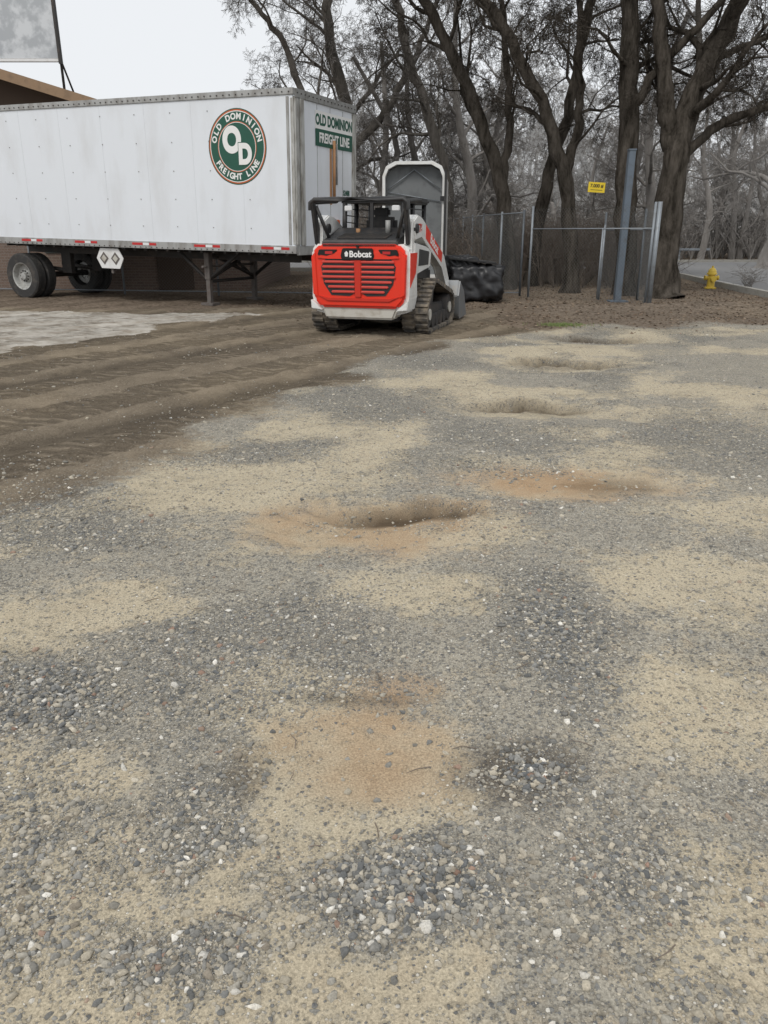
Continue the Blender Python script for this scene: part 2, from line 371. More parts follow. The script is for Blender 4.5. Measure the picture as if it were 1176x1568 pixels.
def groundmat():
    m,nt,b=nmat('gravel_ground'); L=nt.links.new
    tc=N(nt,'ShaderNodeTexCoord').outputs['Object']
    a1=N(nt,'ShaderNodeAttribute'); a1.attribute_name='m1'; a2=N(nt,'ShaderNodeAttribute'); a2.attribute_name='m2'
    s1=N(nt,'ShaderNodeSeparateColor'); L(a1.outputs['Color'],s1.inputs[0]); s2=N(nt,'ShaderNodeSeparateColor'); L(a2.outputs['Color'],s2.inputs[0])
    sand,grav,org=s1.outputs; damp_shade=a1.outputs['Alpha']; dark,conc,leaf=s2.outputs
    nz=noise(nt,tc,11,5,.72); nz2=noise(nt,tc,2.2,4,.65); nzf=noise(nt,tc,150,2,.7)
    def brk(x,amt=.7):
        return math_(nt,'ADD',x,math_(nt,'MULTIPLY',math_(nt,'SUBTRACT',nz,.5),amt),clamp=True)
    sx=math_(nt,'ADD',math_(nt,'ADD',sand,math_(nt,'MULTIPLY',math_(nt,'SUBTRACT',nz,.5),2.1)),math_(nt,'MULTIPLY',math_(nt,'SUBTRACT',nz2,.5),1.0),clamp=True)
    sandb=ramp(nt,sx,[(.2,(0,0,0,1)),(.75,(1,1,1,1))])
    fg=mixc(nt,nz2,(.31,.292,.25,1),(.42,.388,.32,1))
    fs=mixc(nt,nz2,(.42,.362,.265,1),(.53,.47,.355,1))
    fines=mixc(nt,sandb,fg,fs)
    fines=mixc(nt,math_(nt,'MULTIPLY',brk(org,.9),.85),fines,(.385,.26,.155,1))
    fines=mixc(nt,ramp(nt,nzf,[(.32,(0,0,0,1)),(.7,(1,1,1,1))]),mixc(nt,1.0,fines,(.66,.66,.66,1),'MULTIPLY'),mixc(nt,1.0,fines,(1.22,1.22,1.22,1),'MULTIPLY'))
    col=fines; hts=[]
    dens=math_(nt,'SUBTRACT',math_(nt,'ADD',.42,math_(nt,'MULTIPLY',grav,.5)),math_(nt,'MULTIPLY',sandb,.30))
    dens=math_(nt,'SUBTRACT',dens,math_(nt,'MULTIPLY',org,.25))
    for sc,k,am in ((125,0,1.1),(66,1,.75)):
        vo=N(nt,'ShaderNodeTexVoronoi'); vo.voronoi_dimensions='2D'; vo.inputs['Scale'].default_value=sc; L(tc,vo.inputs['Vector'])
        sp=N(nt,'ShaderNodeSeparateColor'); L(vo.outputs['Color'],sp.inputs[0])
        pres=math_(nt,'LESS_THAN',sp.outputs[1],math_(nt,'MULTIPLY',dens,am))
        rad=math_(nt,'MULTIPLY_ADD',sp.outputs[2],.26,.26)
        sm=math_(nt,'MULTIPLY',math_(nt,'SUBTRACT',rad,vo.outputs['Distance']),12.0,clamp=True)
        msk=math_(nt,'MULTIPLY',sm,pres)
        sc_=ramp(nt,sp.outputs[0],[(0,(.13,.135,.14)),(.3,(.21,.213,.21)),(.55,(.31,.297,.265)),(.75,(.40,.362,.297)),(.92,(.52,.485,.42)),(1,(.76,.74,.68))])
        col=mixc(nt,math_(nt,'MULTIPLY',msk,.88),mixc(nt,math_(nt,'MULTIPLY',math_(nt,'MULTIPLY',pres,math_(nt,'SUBTRACT',1.0,sm)),.36),col,(.13,.117,.095,1)) ,sc_)  # dark surround of each stone: dirt and occlusion painted into the colour
        hts.append(math_(nt,'MULTIPLY',math_(nt,'MULTIPLY',msk,math_(nt,'SUBTRACT',.8,vo.outputs['Distance'])),90/sc))
    col=mixc(nt,math_(nt,'MULTIPLY',brk(grav,1.2),.45),col,mixc(nt,1.0,col,(.76,.80,.86,1),'MULTIPLY'))
    mp=N(nt,'ShaderNodeMapping'); mp.inputs['Rotation'].default_value=(0,0,R(-60)); L(tc,mp.inputs[0])
    sp=N(nt,'ShaderNodeSeparateXYZ'); L(mp.outputs[0],sp.inputs[0])
    so=N(nt,'ShaderNodeSeparateXYZ'); L(tc,so.inputs[0])
    vv=math_(nt,'ADD',sp.outputs[1],math_(nt,'MULTIPLY',math_(nt,'SINE',math_(nt,'MULTIPLY_ADD',so.outputs[0],.35,.5)),.35))
    band=math_(nt,'GREATER_THAN',math_(nt,'SINE',math_(nt,'MULTIPLY',vv,5.6)),-.1)
    uu=math_(nt,'ADD',math_(nt,'ADD',sp.outputs[0],math_(nt,'MULTIPLY',nz2,.25)),math_(nt,'MULTIPLY',math_(nt,'ABSOLUTE',math_(nt,'SINE',math_(nt,'MULTIPLY',vv,2.8))),.18))
    lug=math_(nt,'MULTIPLY_ADD',math_(nt,'SINE',math_(nt,'MULTIPLY',uu,2*math.pi/.18)),.5,.5)
    lugm=math_(nt,'MULTIPLY',math_(nt,'MULTIPLY',band,math_(nt,'MAXIMUM',dark,math_(nt,'MULTIPLY',sandb,.25))),ramp(nt,math_(nt,'MULTIPLY',math_(nt,'ADD',nz,nz2),.5),[(.36,(0,0,0,1)),(.5,(1,1,1,1))]))
    lug=math_(nt,'MULTIPLY',lug,lugm)
    soil=mixc(nt,nz,(.095,.074,.052,1),(.215,.173,.127,1))
    soil=mixc(nt,ramp(nt,nz2,[(.4,(0,0,0,1)),(.62,(.5,.5,.5,1))]),soil,(.25,.205,.152,1))
    soil=mixc(nt,ramp(nt,noise(nt,tc,60,3,.7),[(.5,(0,0,0,1)),(.7,(1,1,1,1))]),soil,(.29,.245,.185,1))
    soil=mixc(nt,math_(nt,'MULTIPLY',math_(nt,'SUBTRACT',lugm,lug),.7),soil,(.065,.05,.036,1))
    rut=math_(nt,'POWER',math_(nt,'ABSOLUTE',math_(nt,'SINE',math_(nt,'MULTIPLY_ADD',vv,1.4,.6))),30.0)
    soil=mixc(nt,math_(nt,'MULTIPLY',rut,.7),soil,(.055,.042,.03,1))
    col=mixc(nt,math_(nt,'MULTIPLY',ramp(nt,brk(dark,1.6),[(.2,(0,0,0,1)),(.75,(1,1,1,1))]),.88),col,soil)
    cc=mixc(nt,ramp(nt,nz2,[(.35,(0,0,0,1)),(.6,(1,1,1,1))]),mixc(nt,nz,(.22,.19,.15,1),(.36,.32,.27,1)),mixc(nt,nz,(.40,.37,.325,1),(.55,.52,.47,1)))
    col=mixc(nt,ramp(nt,brk(conc,1.5),[(.4,(0,0,0,1)),(.65,(1,1,1,1))]),col,cc)
    lf=mixc(nt,ramp(nt,nz,[(.35,(0,0,0,1)),(.65,(1,1,1,1))]),(.095,.073,.055,1),(.235,.188,.147,1))
    col=mixc(nt,math_(nt,'MULTIPLY',ramp(nt,brk(leaf,1.3),[(.35,(0,0,0,1)),(.7,(1,1,1,1))]),.88),col,lf)
    col=mixc(nt,math_(nt,'MULTIPLY',damp_shade,.88),col,(.07,.052,.036,1))  # dark tint for wet ground and for the painted lip shade
    L(col,b.inputs['Base Color'])
    h=math_(nt,'ADD',hts[0],hts[1])
    h=math_(nt,'ADD',h,math_(nt,'MULTIPLY',nzf,.6)); h=math_(nt,'ADD',h,math_(nt,'MULTIPLY',nz,2.6)); h=math_(nt,'ADD',h,math_(nt,'MULTIPLY',lug,5.0))
    bump(nt,b,h,.85,.009)
    return matte(m)
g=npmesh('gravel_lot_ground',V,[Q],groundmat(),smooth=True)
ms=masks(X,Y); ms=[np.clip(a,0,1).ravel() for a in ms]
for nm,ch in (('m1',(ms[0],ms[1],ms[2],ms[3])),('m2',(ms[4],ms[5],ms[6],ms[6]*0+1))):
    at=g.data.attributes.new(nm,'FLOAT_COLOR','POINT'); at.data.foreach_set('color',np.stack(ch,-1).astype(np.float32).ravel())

# ------------------------------------------------------------ loose gravel
def ico():
    bm=bmesh.new(); bmesh.ops.create_icosphere(bm,subdivisions=1,radius=1)
    v=np.array([x.co[:] for x in bm.verts]); f=np.array([[q.index for q in x.verts] for x in bm.faces]); bm.free(); return v,f
iv,if_=ico()
def stonemat():
    m,nt,b=nmat('crushed_stone'); at=N(nt,'ShaderNodeAttribute'); at.attribute_name='col'
    tc=N(nt,'ShaderNodeTexCoord').outputs['Object']; nf=noise(nt,tc,160,2,.7)
    cc=mixc(nt,1.0,at.outputs['Color'],ramp(nt,nf,[(.25,(.72,.72,.72,1)),(.75,(1.22,1.22,1.22,1))]),'MULTIPLY')
    nt.links.new(cc,b.inputs['Base Color'])
    return matte(m)
SM=stonemat()
def stones(name,n,ylo,yhi,smin,smax,seed,pw=1.0,cluster=None):
    r=np.random.default_rng(seed)
    if cluster:
        cx,cy,sx_,sy_=cluster; x=r.normal(cx,sx_,n); y=r.normal(cy,sy_,n)
    else:
        y=ylo*(yhi/ylo)**(r.random(n*5)**pw); x=(r.random(n*5)*2-1)*(.56*y+.45)
        s,gr,o,da,dk,co,lf=masks(x,y)
        cl=fbm(x,y,5,200,3)
        p=.10+.20*sstep(.45,.65,cl)+.85*gr-.14*s-.08*o; p=np.clip(p,.025,1)*(1-.7*dk)*(1-co)
        keep=r.random(n*5)<p; x=x[keep][:n]; y=y[keep][:n]; n=len(x)
    sz=smin*(smax/smin)**(r.random(n)**(1.3 if cluster else 2.9))
    v=iv[None]*(1+.5*(r.random((n,len(iv),1))-.5)*2)
    v=v*(sz[:,None,None]*np.stack([.8+.7*r.random(n),.65+.4*r.random(n),.4+.35*r.random(n)],-1)[:,None,:])
    tl=(r.random(n)-.5)*1.1; c,s_=np.cos(tl)[:,None],np.sin(tl)[:,None]
    vx=v[...,0]*c-v[...,2]*s_; vz=v[...,0]*s_+v[...,2]*c; v=np.stack([vx,v[...,1],vz],-1)
    a=r.random(n)*6.283; c,s_=np.cos(a)[:,None],np.sin(a)[:,None]
    vx=v[...,0]*c-v[...,1]*s_; vy=v[...,0]*s_+v[...,1]*c; v=np.stack([vx,vy,v[...,2]],-1)
    z=height(x,y)+sz*(-.15+.3*r.random(n)+(.25 if cluster else 0))
    v=v+np.stack([x,y,z],-1)[:,None,:]
    F=(if_[None]+np.arange(n)[:,None,None]*len(iv)).reshape(-1,3)
    ob=npmesh(name,v.reshape(-1,3),[F],SM)
    pal=np.array([(.12,.128,.135),(.19,.196,.197),(.265,.263,.25),(.345,.327,.285),(.43,.39,.315),(.48,.44,.365),(.24,.21,.17),(.68,.66,.61),(.30,.20,.155)])
    pr=[.20,.25,.2,.13,.07,.05,.03,.05,.02] if cluster else [.09,.14,.18,.19,.16,.13,.06,.035,.015]
    ci=r.choice(len(pal),n,p=pr); c=pal[ci]*(.8+.4*r.random((n,1)))
    dust=(.3*r.random((n,1))+.12)*(1-.7*masks(x,y)[1][:,None]); c=c*(1-dust)+np.array([.43,.385,.30])*dust
    c=np.repeat(np.concatenate([c,np.ones((n,1))],1),len(iv),0)
    A=ob.data.attributes.new('col','FLOAT_COLOR','POINT'); A.data.foreach_set('color',c.astype(np.float32).ravel())
    return ob
stones('loose_gravel',36000,.95,5.5,.0023,.0135,11)
stones('loose_gravel',11000,3.5,13,.005,.017,12,.8)
for i,cl in enumerate([(.06,1.5,.11,.07),(.72,2.85,.10,.24),(.45,1.97,.055,.05),(-1.2,2.35,.17,.12)]):
    stones('gravel_pile',(700,620,150,480)[i],0,0,.0035,.014,40+i,cluster=cl)

# ------------------------------------------------------------ leaf litter
def leaves(name,n,seed):
    r=np.random.default_rng(seed)
    y=12.5+(r.random(n*2)**1.2)*14; x=-3+r.random(n*2)*16
    lf=masks(x,y)[6]; kp=r.random(n*2)<lf*.9+.03; x=x[kp][:n]; y=y[kp][:n]; n=len(x)
    sz=.012+.026*r.random(n)
    base=np.array([(-1,0,0),(0,-.55,.12),(1,0,.0),(0,.55,.12)])
    v=base[None]*sz[:,None,None]; t=(r.random(n)-.5)*1.4; c,s=np.cos(t)[:,None],np.sin(t)[:,None]
    v=np.stack([v[...,0],v[...,1]*c-v[...,2]*s,v[...,1]*s+v[...,2]*c],-1)
    a=r.random(n)*6.28; c,s=np.cos(a)[:,None],np.sin(a)[:,None]
    v=np.stack([v[...,0]*c-v[...,1]*s,v[...,0]*s+v[...,1]*c,v[...,2]],-1)
    v=v+np.stack([x,y,height(x,y)+.012],-1)[:,None,:]
    F=(np.arange(4)[None]+np.arange(n)[:,None]*4)
    m,nt,b=nmat('dead_leaf'); at=N(nt,'ShaderNodeAttribute'); at.attribute_name='col'
    nt.links.new(at.outputs['Color'],b.inputs['Base Color']); matte(m)
    ob=npmesh(name,v.reshape(-1,3),[F],m)
    pal=np.array([(.10,.072,.052),(.17,.125,.09),(.26,.20,.145),(.14,.105,.08)]); cc=pal[r.integers(0,4,n)]*(.7+.6*r.random((n,1)))
    cc=np.repeat(np.concatenate([cc,np.ones((n,1))],1),4,0)
    A=ob.data.attributes.new('col','FLOAT_COLOR','POINT'); A.data.foreach_set('color',cc.astype(np.float32).ravel())
leaves('leaf_litter',17000,5)
W=Wood(); q=random.Random(9)
for i in range(260):
    y=q.uniform(1.2,16) if i%3 else q.uniform(11,18); x=q.uniform(-.4,.55)*y; a=q.random()*6.28; l=q.uniform(.03,.09)
    z=float(height(np.array([x]),np.array([y]))[0])+.008
    W.add([(x,y,z),(x+math.cos(a)*l*.5+q.gauss(0,.006),y+math.sin(a)*l*.5+q.gauss(0,.006),z+.006),(x+math.cos(a)*l,y+math.sin(a)*l,z)],[.002,.0018,.001],3)
W.build('fallen_twigs',M['brush'])
W=Wood(); rr=random.Random(3)
for i in range(420):
    x=3.15+rr.gauss(0,.2); y=13.9+rr.gauss(0,.13); h=rr.uniform(.015,.04)
    W.add([(x,y,0),(x+rr.gauss(0,.01),y,h*.6),(x+rr.gauss(0,.02),y+rr.gauss(0,.02),h)],[.004,.003,.001],3)
W.build('grass_patch',simple('grass_green',(.17,.23,.07),.8))

# ------------------------------------------------------------ road, kerb
near=[(9.1,2),(9.3,12),(9.75,20.2),(10.4,26),(10.75,29),(10.3,31.2),(8.8,32.6),(6,33.3),(0,33.8),(-60,34.5)]
near=[p[:2] for p in smoothpath([(a,b,0) for a,b in near],60)]
far=[(-60,43),(0,42.8),(14,43),(30,44),(90,46),(90,2)]
bm=bmesh.new(); vs=[bm.verts.new((a,b,.03)) for a,b in near+far]; f=bm.faces.new(vs); bmesh.ops.triangulate(bm,faces=[f])
frombm(bm,'asphalt_road',M['asphalt'],None)
def kerb(name,pts,w=.16,h=.15,side=-1):
    bm=bmesh.new(); rows=[]
    for i,p in enumerate(pts):
        a=Vector(pts[max(i-1,0)]); b=Vector(pts[min(i+1,len(pts)-1)]); d=(b-a).normalized(); n=Vector((-d.y,d.x))*side
        p=Vector(p); o=p+n*w
        rows.append([bm.verts.new((p.x,p.y,-.05)),bm.verts.new((p.x,p.y,h)),bm.verts.new((o.x,o.y,h+.003)),bm.verts.new((o.x,o.y,-.05))])
    for i in range(len(rows)-1):
        for j in range(3): bm.faces.new((rows[i][j],rows[i][j+1],rows[i+1][j+1],rows[i+1][j]))
    return frombm(bm,name,M['curb'],None)
kerb('road_kerb',near,side=1)
kerb('road_kerb',[(-60,43),(0,42.8),(14,43),(30,44),(90,46)],side=1)
bm=bmesh.new()
for i in range(len(near)-1):
    if near[i][1]<5 or near[i][0]<-30: continue
    def off(j,w):
        a=Vector(near[max(j-1,0)]); b=Vector(near[min(j+1,len(near)-1)]); d=(b-a).normalized(); n=Vector((d.y,-d.x)); p=Vector(near[j])+n*w; return (p.x,p.y,.035)
    bm.faces.new([bm.verts.new(off(i,.5)),bm.verts.new(off(i,.62)),bm.verts.new(off(i+1,.62)),bm.verts.new(off(i+1,.5))])
frombm(bm,'road_edge_line',M['white'],None)
gr=empty('guard_rail',(0,0,0))
for i in range(3):
    box('post',15.6+i*1.3-.05,15.6+i*1.3+.05,46.4,46.5,0,.7,M['galv'],gr)
box('beam',15.3,18.6,46.3,46.36,.55,.68,M['galv'],gr,bev=.02)

# ------------------------------------------------------------ semi trailer
TR=empty('semi_trailer',(-1.8,16.5,0),(0,R(1.1),R(-25.2)))
L_=8.6; W_=2.6
box('cargo_box',-L_,0,0,W_,1.22,4.05,M['trailer'],TR,bev=.02)
bm=bmesh.new()
def addbox(bm,x0,x1,y0,y1,z0,z1):
    r=bmesh.ops.create_cube(bm,size=1)
    for v in r['verts']: v.co=Vector(((x0+x1)/2+v.co.x*(x1-x0),(y0+y1)/2+v.co.y*(y1-y0),(z0+z1)/2+v.co.z*(z1-z0)))
for i in range(1,7): addbox(bm,-i*1.22-.003,-i*1.22+.003,-.0025,.01,1.3,4.0)
frombm(bm,'sheet_seams',simple('seam_grey',(.64,.66,.69),.5),TR)
box('top_rail',-L_-.01,.012,-.025,.06,4.01,4.13,M['alu'],TR,bev=.008)
box('top_rail_far',-L_-.01,.012,W_-.06,W_+.025,4.0,4.13,M['alu'],TR,bev=.008)
box('front_top_rail',-.04,.03,.061,W_-.061,3.97,4.13,M['rail'],TR,bev=.008)
box('roof',-L_,0,.06,W_-.06,4.06,4.10,M['alu'],TR)
box('bottom_rail',-L_-.01,.012,-.02,.07,1.13,1.28,M['alu'],TR,bev=.008)
box('bottom_rail_far',-L_-.01,.012,W_-.07,W_+.02,1.13,1.28,M['alu'],TR,bev=.008)
box('front_bottom_rail',-.04,.03,.071,W_-.071,1.10,1.28,M['alu'],TR,bev=.008)
bm=bmesh.new()
for i in range(56):
    x=-.08-i*.152
    r=bmesh.ops.create_cube(bm,size=.022); bmesh.ops.translate(bm,verts=r['verts'],vec=(x,-.028,4.06))
    r=bmesh.ops.create_cube(bm,size=.02); bmesh.ops.translate(bm,verts=r['verts'],vec=(x,-.023,1.16))
for i in range(17):
    r=bmesh.ops.create_cube(bm,size=.022); bmesh.ops.translate(bm,verts=r['verts'],vec=(.033,.1+i*.15,4.05))
frombm(bm,'rivets',M['dark'],TR)
bm=bmesh.new()
for i in range(9):
    for j in range(5):
        x=-.12-i*.95; z=1.6+j*.55
        if i==1 and 1<j<5: continue
        r=bmesh.ops.create_cube(bm,size=.018); bmesh.ops.translate(bm,verts=r['verts'],vec=(x,-.004,z))
frombm(bm,'side_fasteners',M['rail'],TR)
for i in range(5):
    x=-.35-i*1.72
    box('tape_red',x-.48,x-.18,-.0245,-.02,1.20,1.25,M['tape_r'],TR); box('tape_white',x-.17,x+.0,-.0245,-.02,1.20,1.25,M['tape_w'],TR)
    box('tape_red',x+.01,x+.2,-.0245,-.02,1.20,1.25,M['tape_r'],TR)
for y0,y1 in ((.0,.17),(W_-.17,W_)):
    box('nose_corner_post',-.09,.035,y0-.012,y1,1.28,3.985,M['corner'],TR,bev=.03)
box('nose_corner_strip',.0,.045,.19,.34,1.28,3.97,M['corner'],TR,bev=.012)
box('side_corner_strip',-.16,-.10,-.016,.02,1.30,3.985,M['alu'],TR,bev=.004)
for i in range(1,4): box('nose_seam',0,.006,.34+i*.55,.348+i*.55,1.3,3.95,M['rail'],TR)
box('nose_sign',.006,.010,.82,2.42,3.50,3.85,M['wtext'],TR); box('nose_sign_lower',.0085,.013,.82,2.42,3.2,3.52,M['green'],TR)
text('sign_text_top','OLD DOMINION',.27,M['green'],TR,(.012,1.62,3.68),(R(90),0,R(90)),.012,.001,.78)
text('sign_text_bottom','FREIGHT LINE',.25,M['wtext'],TR,(.016,1.62,3.355),(R(90),0,R(90)),.008,.001,.85)
rod('nose_conduit',(.04,1.55,2.15),(.04,1.55,3.35),.03,M['rustpipe'],TR)
rod('nose_conduit',(.04,1.66,2.5),(.04,1.66,3.3),.02,M['rail'],TR)
box('nose_rust_patch',.0,.007,1.42,1.5,2.1,3.2,M['rustpipe'],TR)
box('connector_box',.0,.09,1.15,1.45,1.65,1.85,M['rail'],TR,bev=.01)
box('connector_box',.0,.07,1.6,1.75,1.6,1.8,M['redring'],TR,bev=.01)
text('unit_number','S2488',.15,M['green'],TR,(.012,2.15,2.35),(R(90),0,R(90)),.004,.001,.8)
def disc(name,cx,cz,r,y,mat,r_in=0,seg=96):
    bm=bmesh.new(); a=[2*math.pi*i/seg for i in range(seg)]
    o=[bm.verts.new((cx+r*math.cos(t),y,cz+r*math.sin(t))) for t in a]
    if r_in:
        n=[bm.verts.new((cx+r_in*math.cos(t),y,cz+r_in*math.sin(t))) for t in a]
        for i in range(seg): bm.faces.new((o[i],o[(i+1)%seg],n[(i+1)%seg],n[i]))
    else: bm.faces.new(o)
    return frombm(bm,name,mat,TR)
cx,cz=-1.33,3.13
disc('logo_outer',cx,cz,.70,-.004,M['green']); disc('logo_red',cx,cz,.68,-.0055,M['redring']); disc('logo_gold',cx,cz,.655,-.007,M['wtext']); disc('logo_band',cx,cz,.64,-.0085,M['green'])
disc('logo_inner_ring',cx,cz,.465,-.010,M['redring'],.45); disc('logo_inner_white',cx,cz,.45,-.010,M['wtext'],.44)
def arc(s,r,a0,a1,flip):
    for i,ch in enumerate(s):
        if ch==' ': continue
        t=R(a0+(a1-a0)*i/(len(s)-1)); ang=(t-math.pi/2) if not flip else (t+math.pi/2)
        o=text('logo_letter',ch,.155,M['wtext'],TR,(cx+r*math.cos(t),-.011,cz+r*math.sin(t)),(R(90),0,0),.006,.001)
        o.rotation_euler=(Matrix.Rotation(-ang,4,'Y')@Matrix.Rotation(R(90),4,'X')).to_euler()
arc('OLD DOMINION',.552,165,15,False); arc('FREIGHT LINE',.552,212,328,True)
text('logo_O','O',.62,M['wtext'],TR,(cx-.12,-.011,cz+.11),(R(90),0,0),.038,.001,.85)
text('logo_D_edge','D',.50,M['green'],TR,(cx+.19,-.0135,cz-.15),(R(90),0,0),.045,.001,.85)
text('logo_D','D',.50,M['wtext'],TR,(cx+.19,-.016,cz-.15),(R(90),0,0),.03,.001,.85)
for i in range(27): box('crossmember',-.3-i*.31,-.24-i*.31,.07,W_-.07,1.08,1.2,M['dark'],TR)
box('main_beam',-L_+.2,-.4,.75,.87,.92,1.1,M['dark'],TR); box('main_beam',-L_+.2,-.4,1.73,1.85,.92,1.1,M['dark'],TR)
for y in (.42,2.18):
    box('landing_leg_outer',-2.61,-2.47,y-.07,y+.07,.5,1.15,M['rust'],TR,bev=.01); box('landing_leg_inner',-2.59,-2.49,y-.05,y+.05,.0,.5,M['rust'],TR)
    box('landing_foot',-2.70,-2.38,y-.14,y+.14,-.05,.0,M['rust'],TR)
    rod('landing_brace',(-2.54,y,.45),(-3.35,y,1.1),.04,M['dark'],TR); rod('landing_brace',(-2.54,y,.5),(-1.7,y,1.1),.04,M['dark'],TR)
rod('landing_cross',(-2.54,.42,.5),(-2.54,2.18,1.08),.04,M['dark'],TR); rod('landing_cross',(-2.54,2.18,.5),(-2.54,.42,1.08),.04,M['dark'],TR)
rod('landing_shaft',(-2.54,.2,.78),(-2.54,2.18,.78),.025,M['rust'],TR)
rod('landing_lower_tie',(-2.54,.42,.46),(-2.54,2.18,.46),.035,M['dark'],TR)
def wheel(par,cx,yc,zc,r,w,side):
    prof=[(.60*r,-.5),(.72*r,-.5),(.93*r,-.5),(1.0*r,-.40),(1.0*r,-.1),(.975*r,-.1),(.975*r,-.04),(1.0*r,-.04),(1*r,.04),(.975*r,.04),(.975*r,.1),(1*r,.1),(1*r,.40),(.93*r,.5),(.60*r,.5)]
    seg=40; bm=bmesh.new(); rows=[]
    for k in range(seg):
        t=2*math.pi*k/seg; rows.append([bm.verts.new((cx+a*math.cos(t),yc+b*w,zc+a*math.sin(t))) for a,b in prof])
    for k in range(seg):
        for j in range(len(prof)-1): bm.faces.new((rows[k][j],rows[k][j+1],rows[(k+1)%seg][j+1],rows[(k+1)%seg][j]))
    frombm(bm,'tyre',M['rubber'],par)
    rp=[(.60*r,side*-.48),(.55*r,side*-.44),(.50*r,side*.0),(.3*r,side*.05),(.28*r,side*-.1),(.16*r,side*-.15),(.15*r,side*-.35),(0.001,side*-.36)]
    bm=bmesh.new(); rows=[]
    for k in range(seg):
        t=2*math.pi*k/seg; rows.append([bm.verts.new((cx+a*math.cos(t),yc+b*w,zc+a*math.sin(t))) for a,b in rp])
    for k in range(seg):
        for j in range(len(rp)-1): bm.faces.new((rows[k][j],rows[k][j+1],rows[(k+1)%seg][j+1],rows[(k+1)%seg][j]))
    frombm(bm,'wheel_rim',M['seat'],par)
    for k in range(10):
        t=2*math.pi*k/10; a=.23*r; y=yc+side*-.1*w
        rod('lug_nut',(cx+a*math.cos(t),y,zc+a*math.sin(t)),(cx+a*math.cos(t),y-side*.04,zc+a*math.sin(t)),.018,M['dark'],par,6)
for y,sd in ((.17,1),(.50,1),(W_-.17,-1),(W_-.5,-1)): wheel(TR,-7.95,y,.37,.54,.27,sd)
rod('axle',(-7.95,.2,.37),(-7.95,W_-.2,.37),.07,M['dark'],TR)
for y in (.8,1.8):
    box('suspension_hanger',-7.3,-7.0,y-.06,y+.06,.45,.95,M['dark'],TR); rod('spring',(-7.15,y,.5),(-8.4,y,.6),.05,M['dark'],TR)
PH=[(-.40,0),(-.27,.22),(.27,.22),(.40,0),(.27,-.22),(-.27,-.22)]
prism('placard_plate',[(-5.05+a,.88+b) for a,b in PH],'xz',.06,.08,M['white'],TR)
for o in (-.17,.17): prism('placard_diamond',[(-5.05+o-.13,.88),(-5.05+o,1.02),(-5.05+o+.13,.88),(-5.05+o,.74)],'xz',.052,.058,M['rust'],TR); prism('placard_inner',[(-5.05+o-.08,.88),(-5.05+o,.96),(-5.05+o+.08,.88),(-5.05+o,.80)],'xz',.047,.05,M['bumper'],TR)
box('placard_post',-5.08,-5.02,.1,.16,.55,1.15,M['rust'],TR)

# ------------------------------------------------------------ track loader
BC=empty('compact_track_loader',(-.26,12.72,0),(0,0,R(-17)))
def hull(c):
    p=[]
    for cy,cz_,r in c:
        for i in range(40): p.append((cy+r*math.cos(i*math.pi/20),cz_+r*math.sin(i*math.pi/20)))
    p=sorted(set(p))
    def half(q):
        h=[]
        for a in q:
            while len(h)>1 and (h[-1][0]-h[-2][0])*(a[1]-h[-2][1])-(h[-1][1]-h[-2][1])*(a[0]-h[-2][0])<=0: h.pop()
            h.append(a)
        return h[:-1]
    return half(p)+half(p[::-1])
H=hull([(.30,.30,.27),(.62,.60,.22),(1.78,.30,.27)])
Hl=[0]
for i in range(len(H)): 
    a=H[i]; b=H[(i+1)%len(H)]; Hl.append(Hl[-1]+math.hypot(b[0]-a[0],b[1]-a[1]))
def Hp(s):
    s%=Hl[-1]
    for i in range(len(H)):
        if s<=Hl[i+1]:
            a=H[i];b=H[(i+1)%len(H)];f=(s-Hl[i])/(Hl[i+1]-Hl[i]+1e-9); l=math.hypot(b[0]-a[0],b[1]-a[1])+1e-9
            return (a[0]+(b[0]-a[0])*f,a[1]+(b[1]-a[1])*f),((b[0]-a[0])/l,(b[1]-a[1])/l)
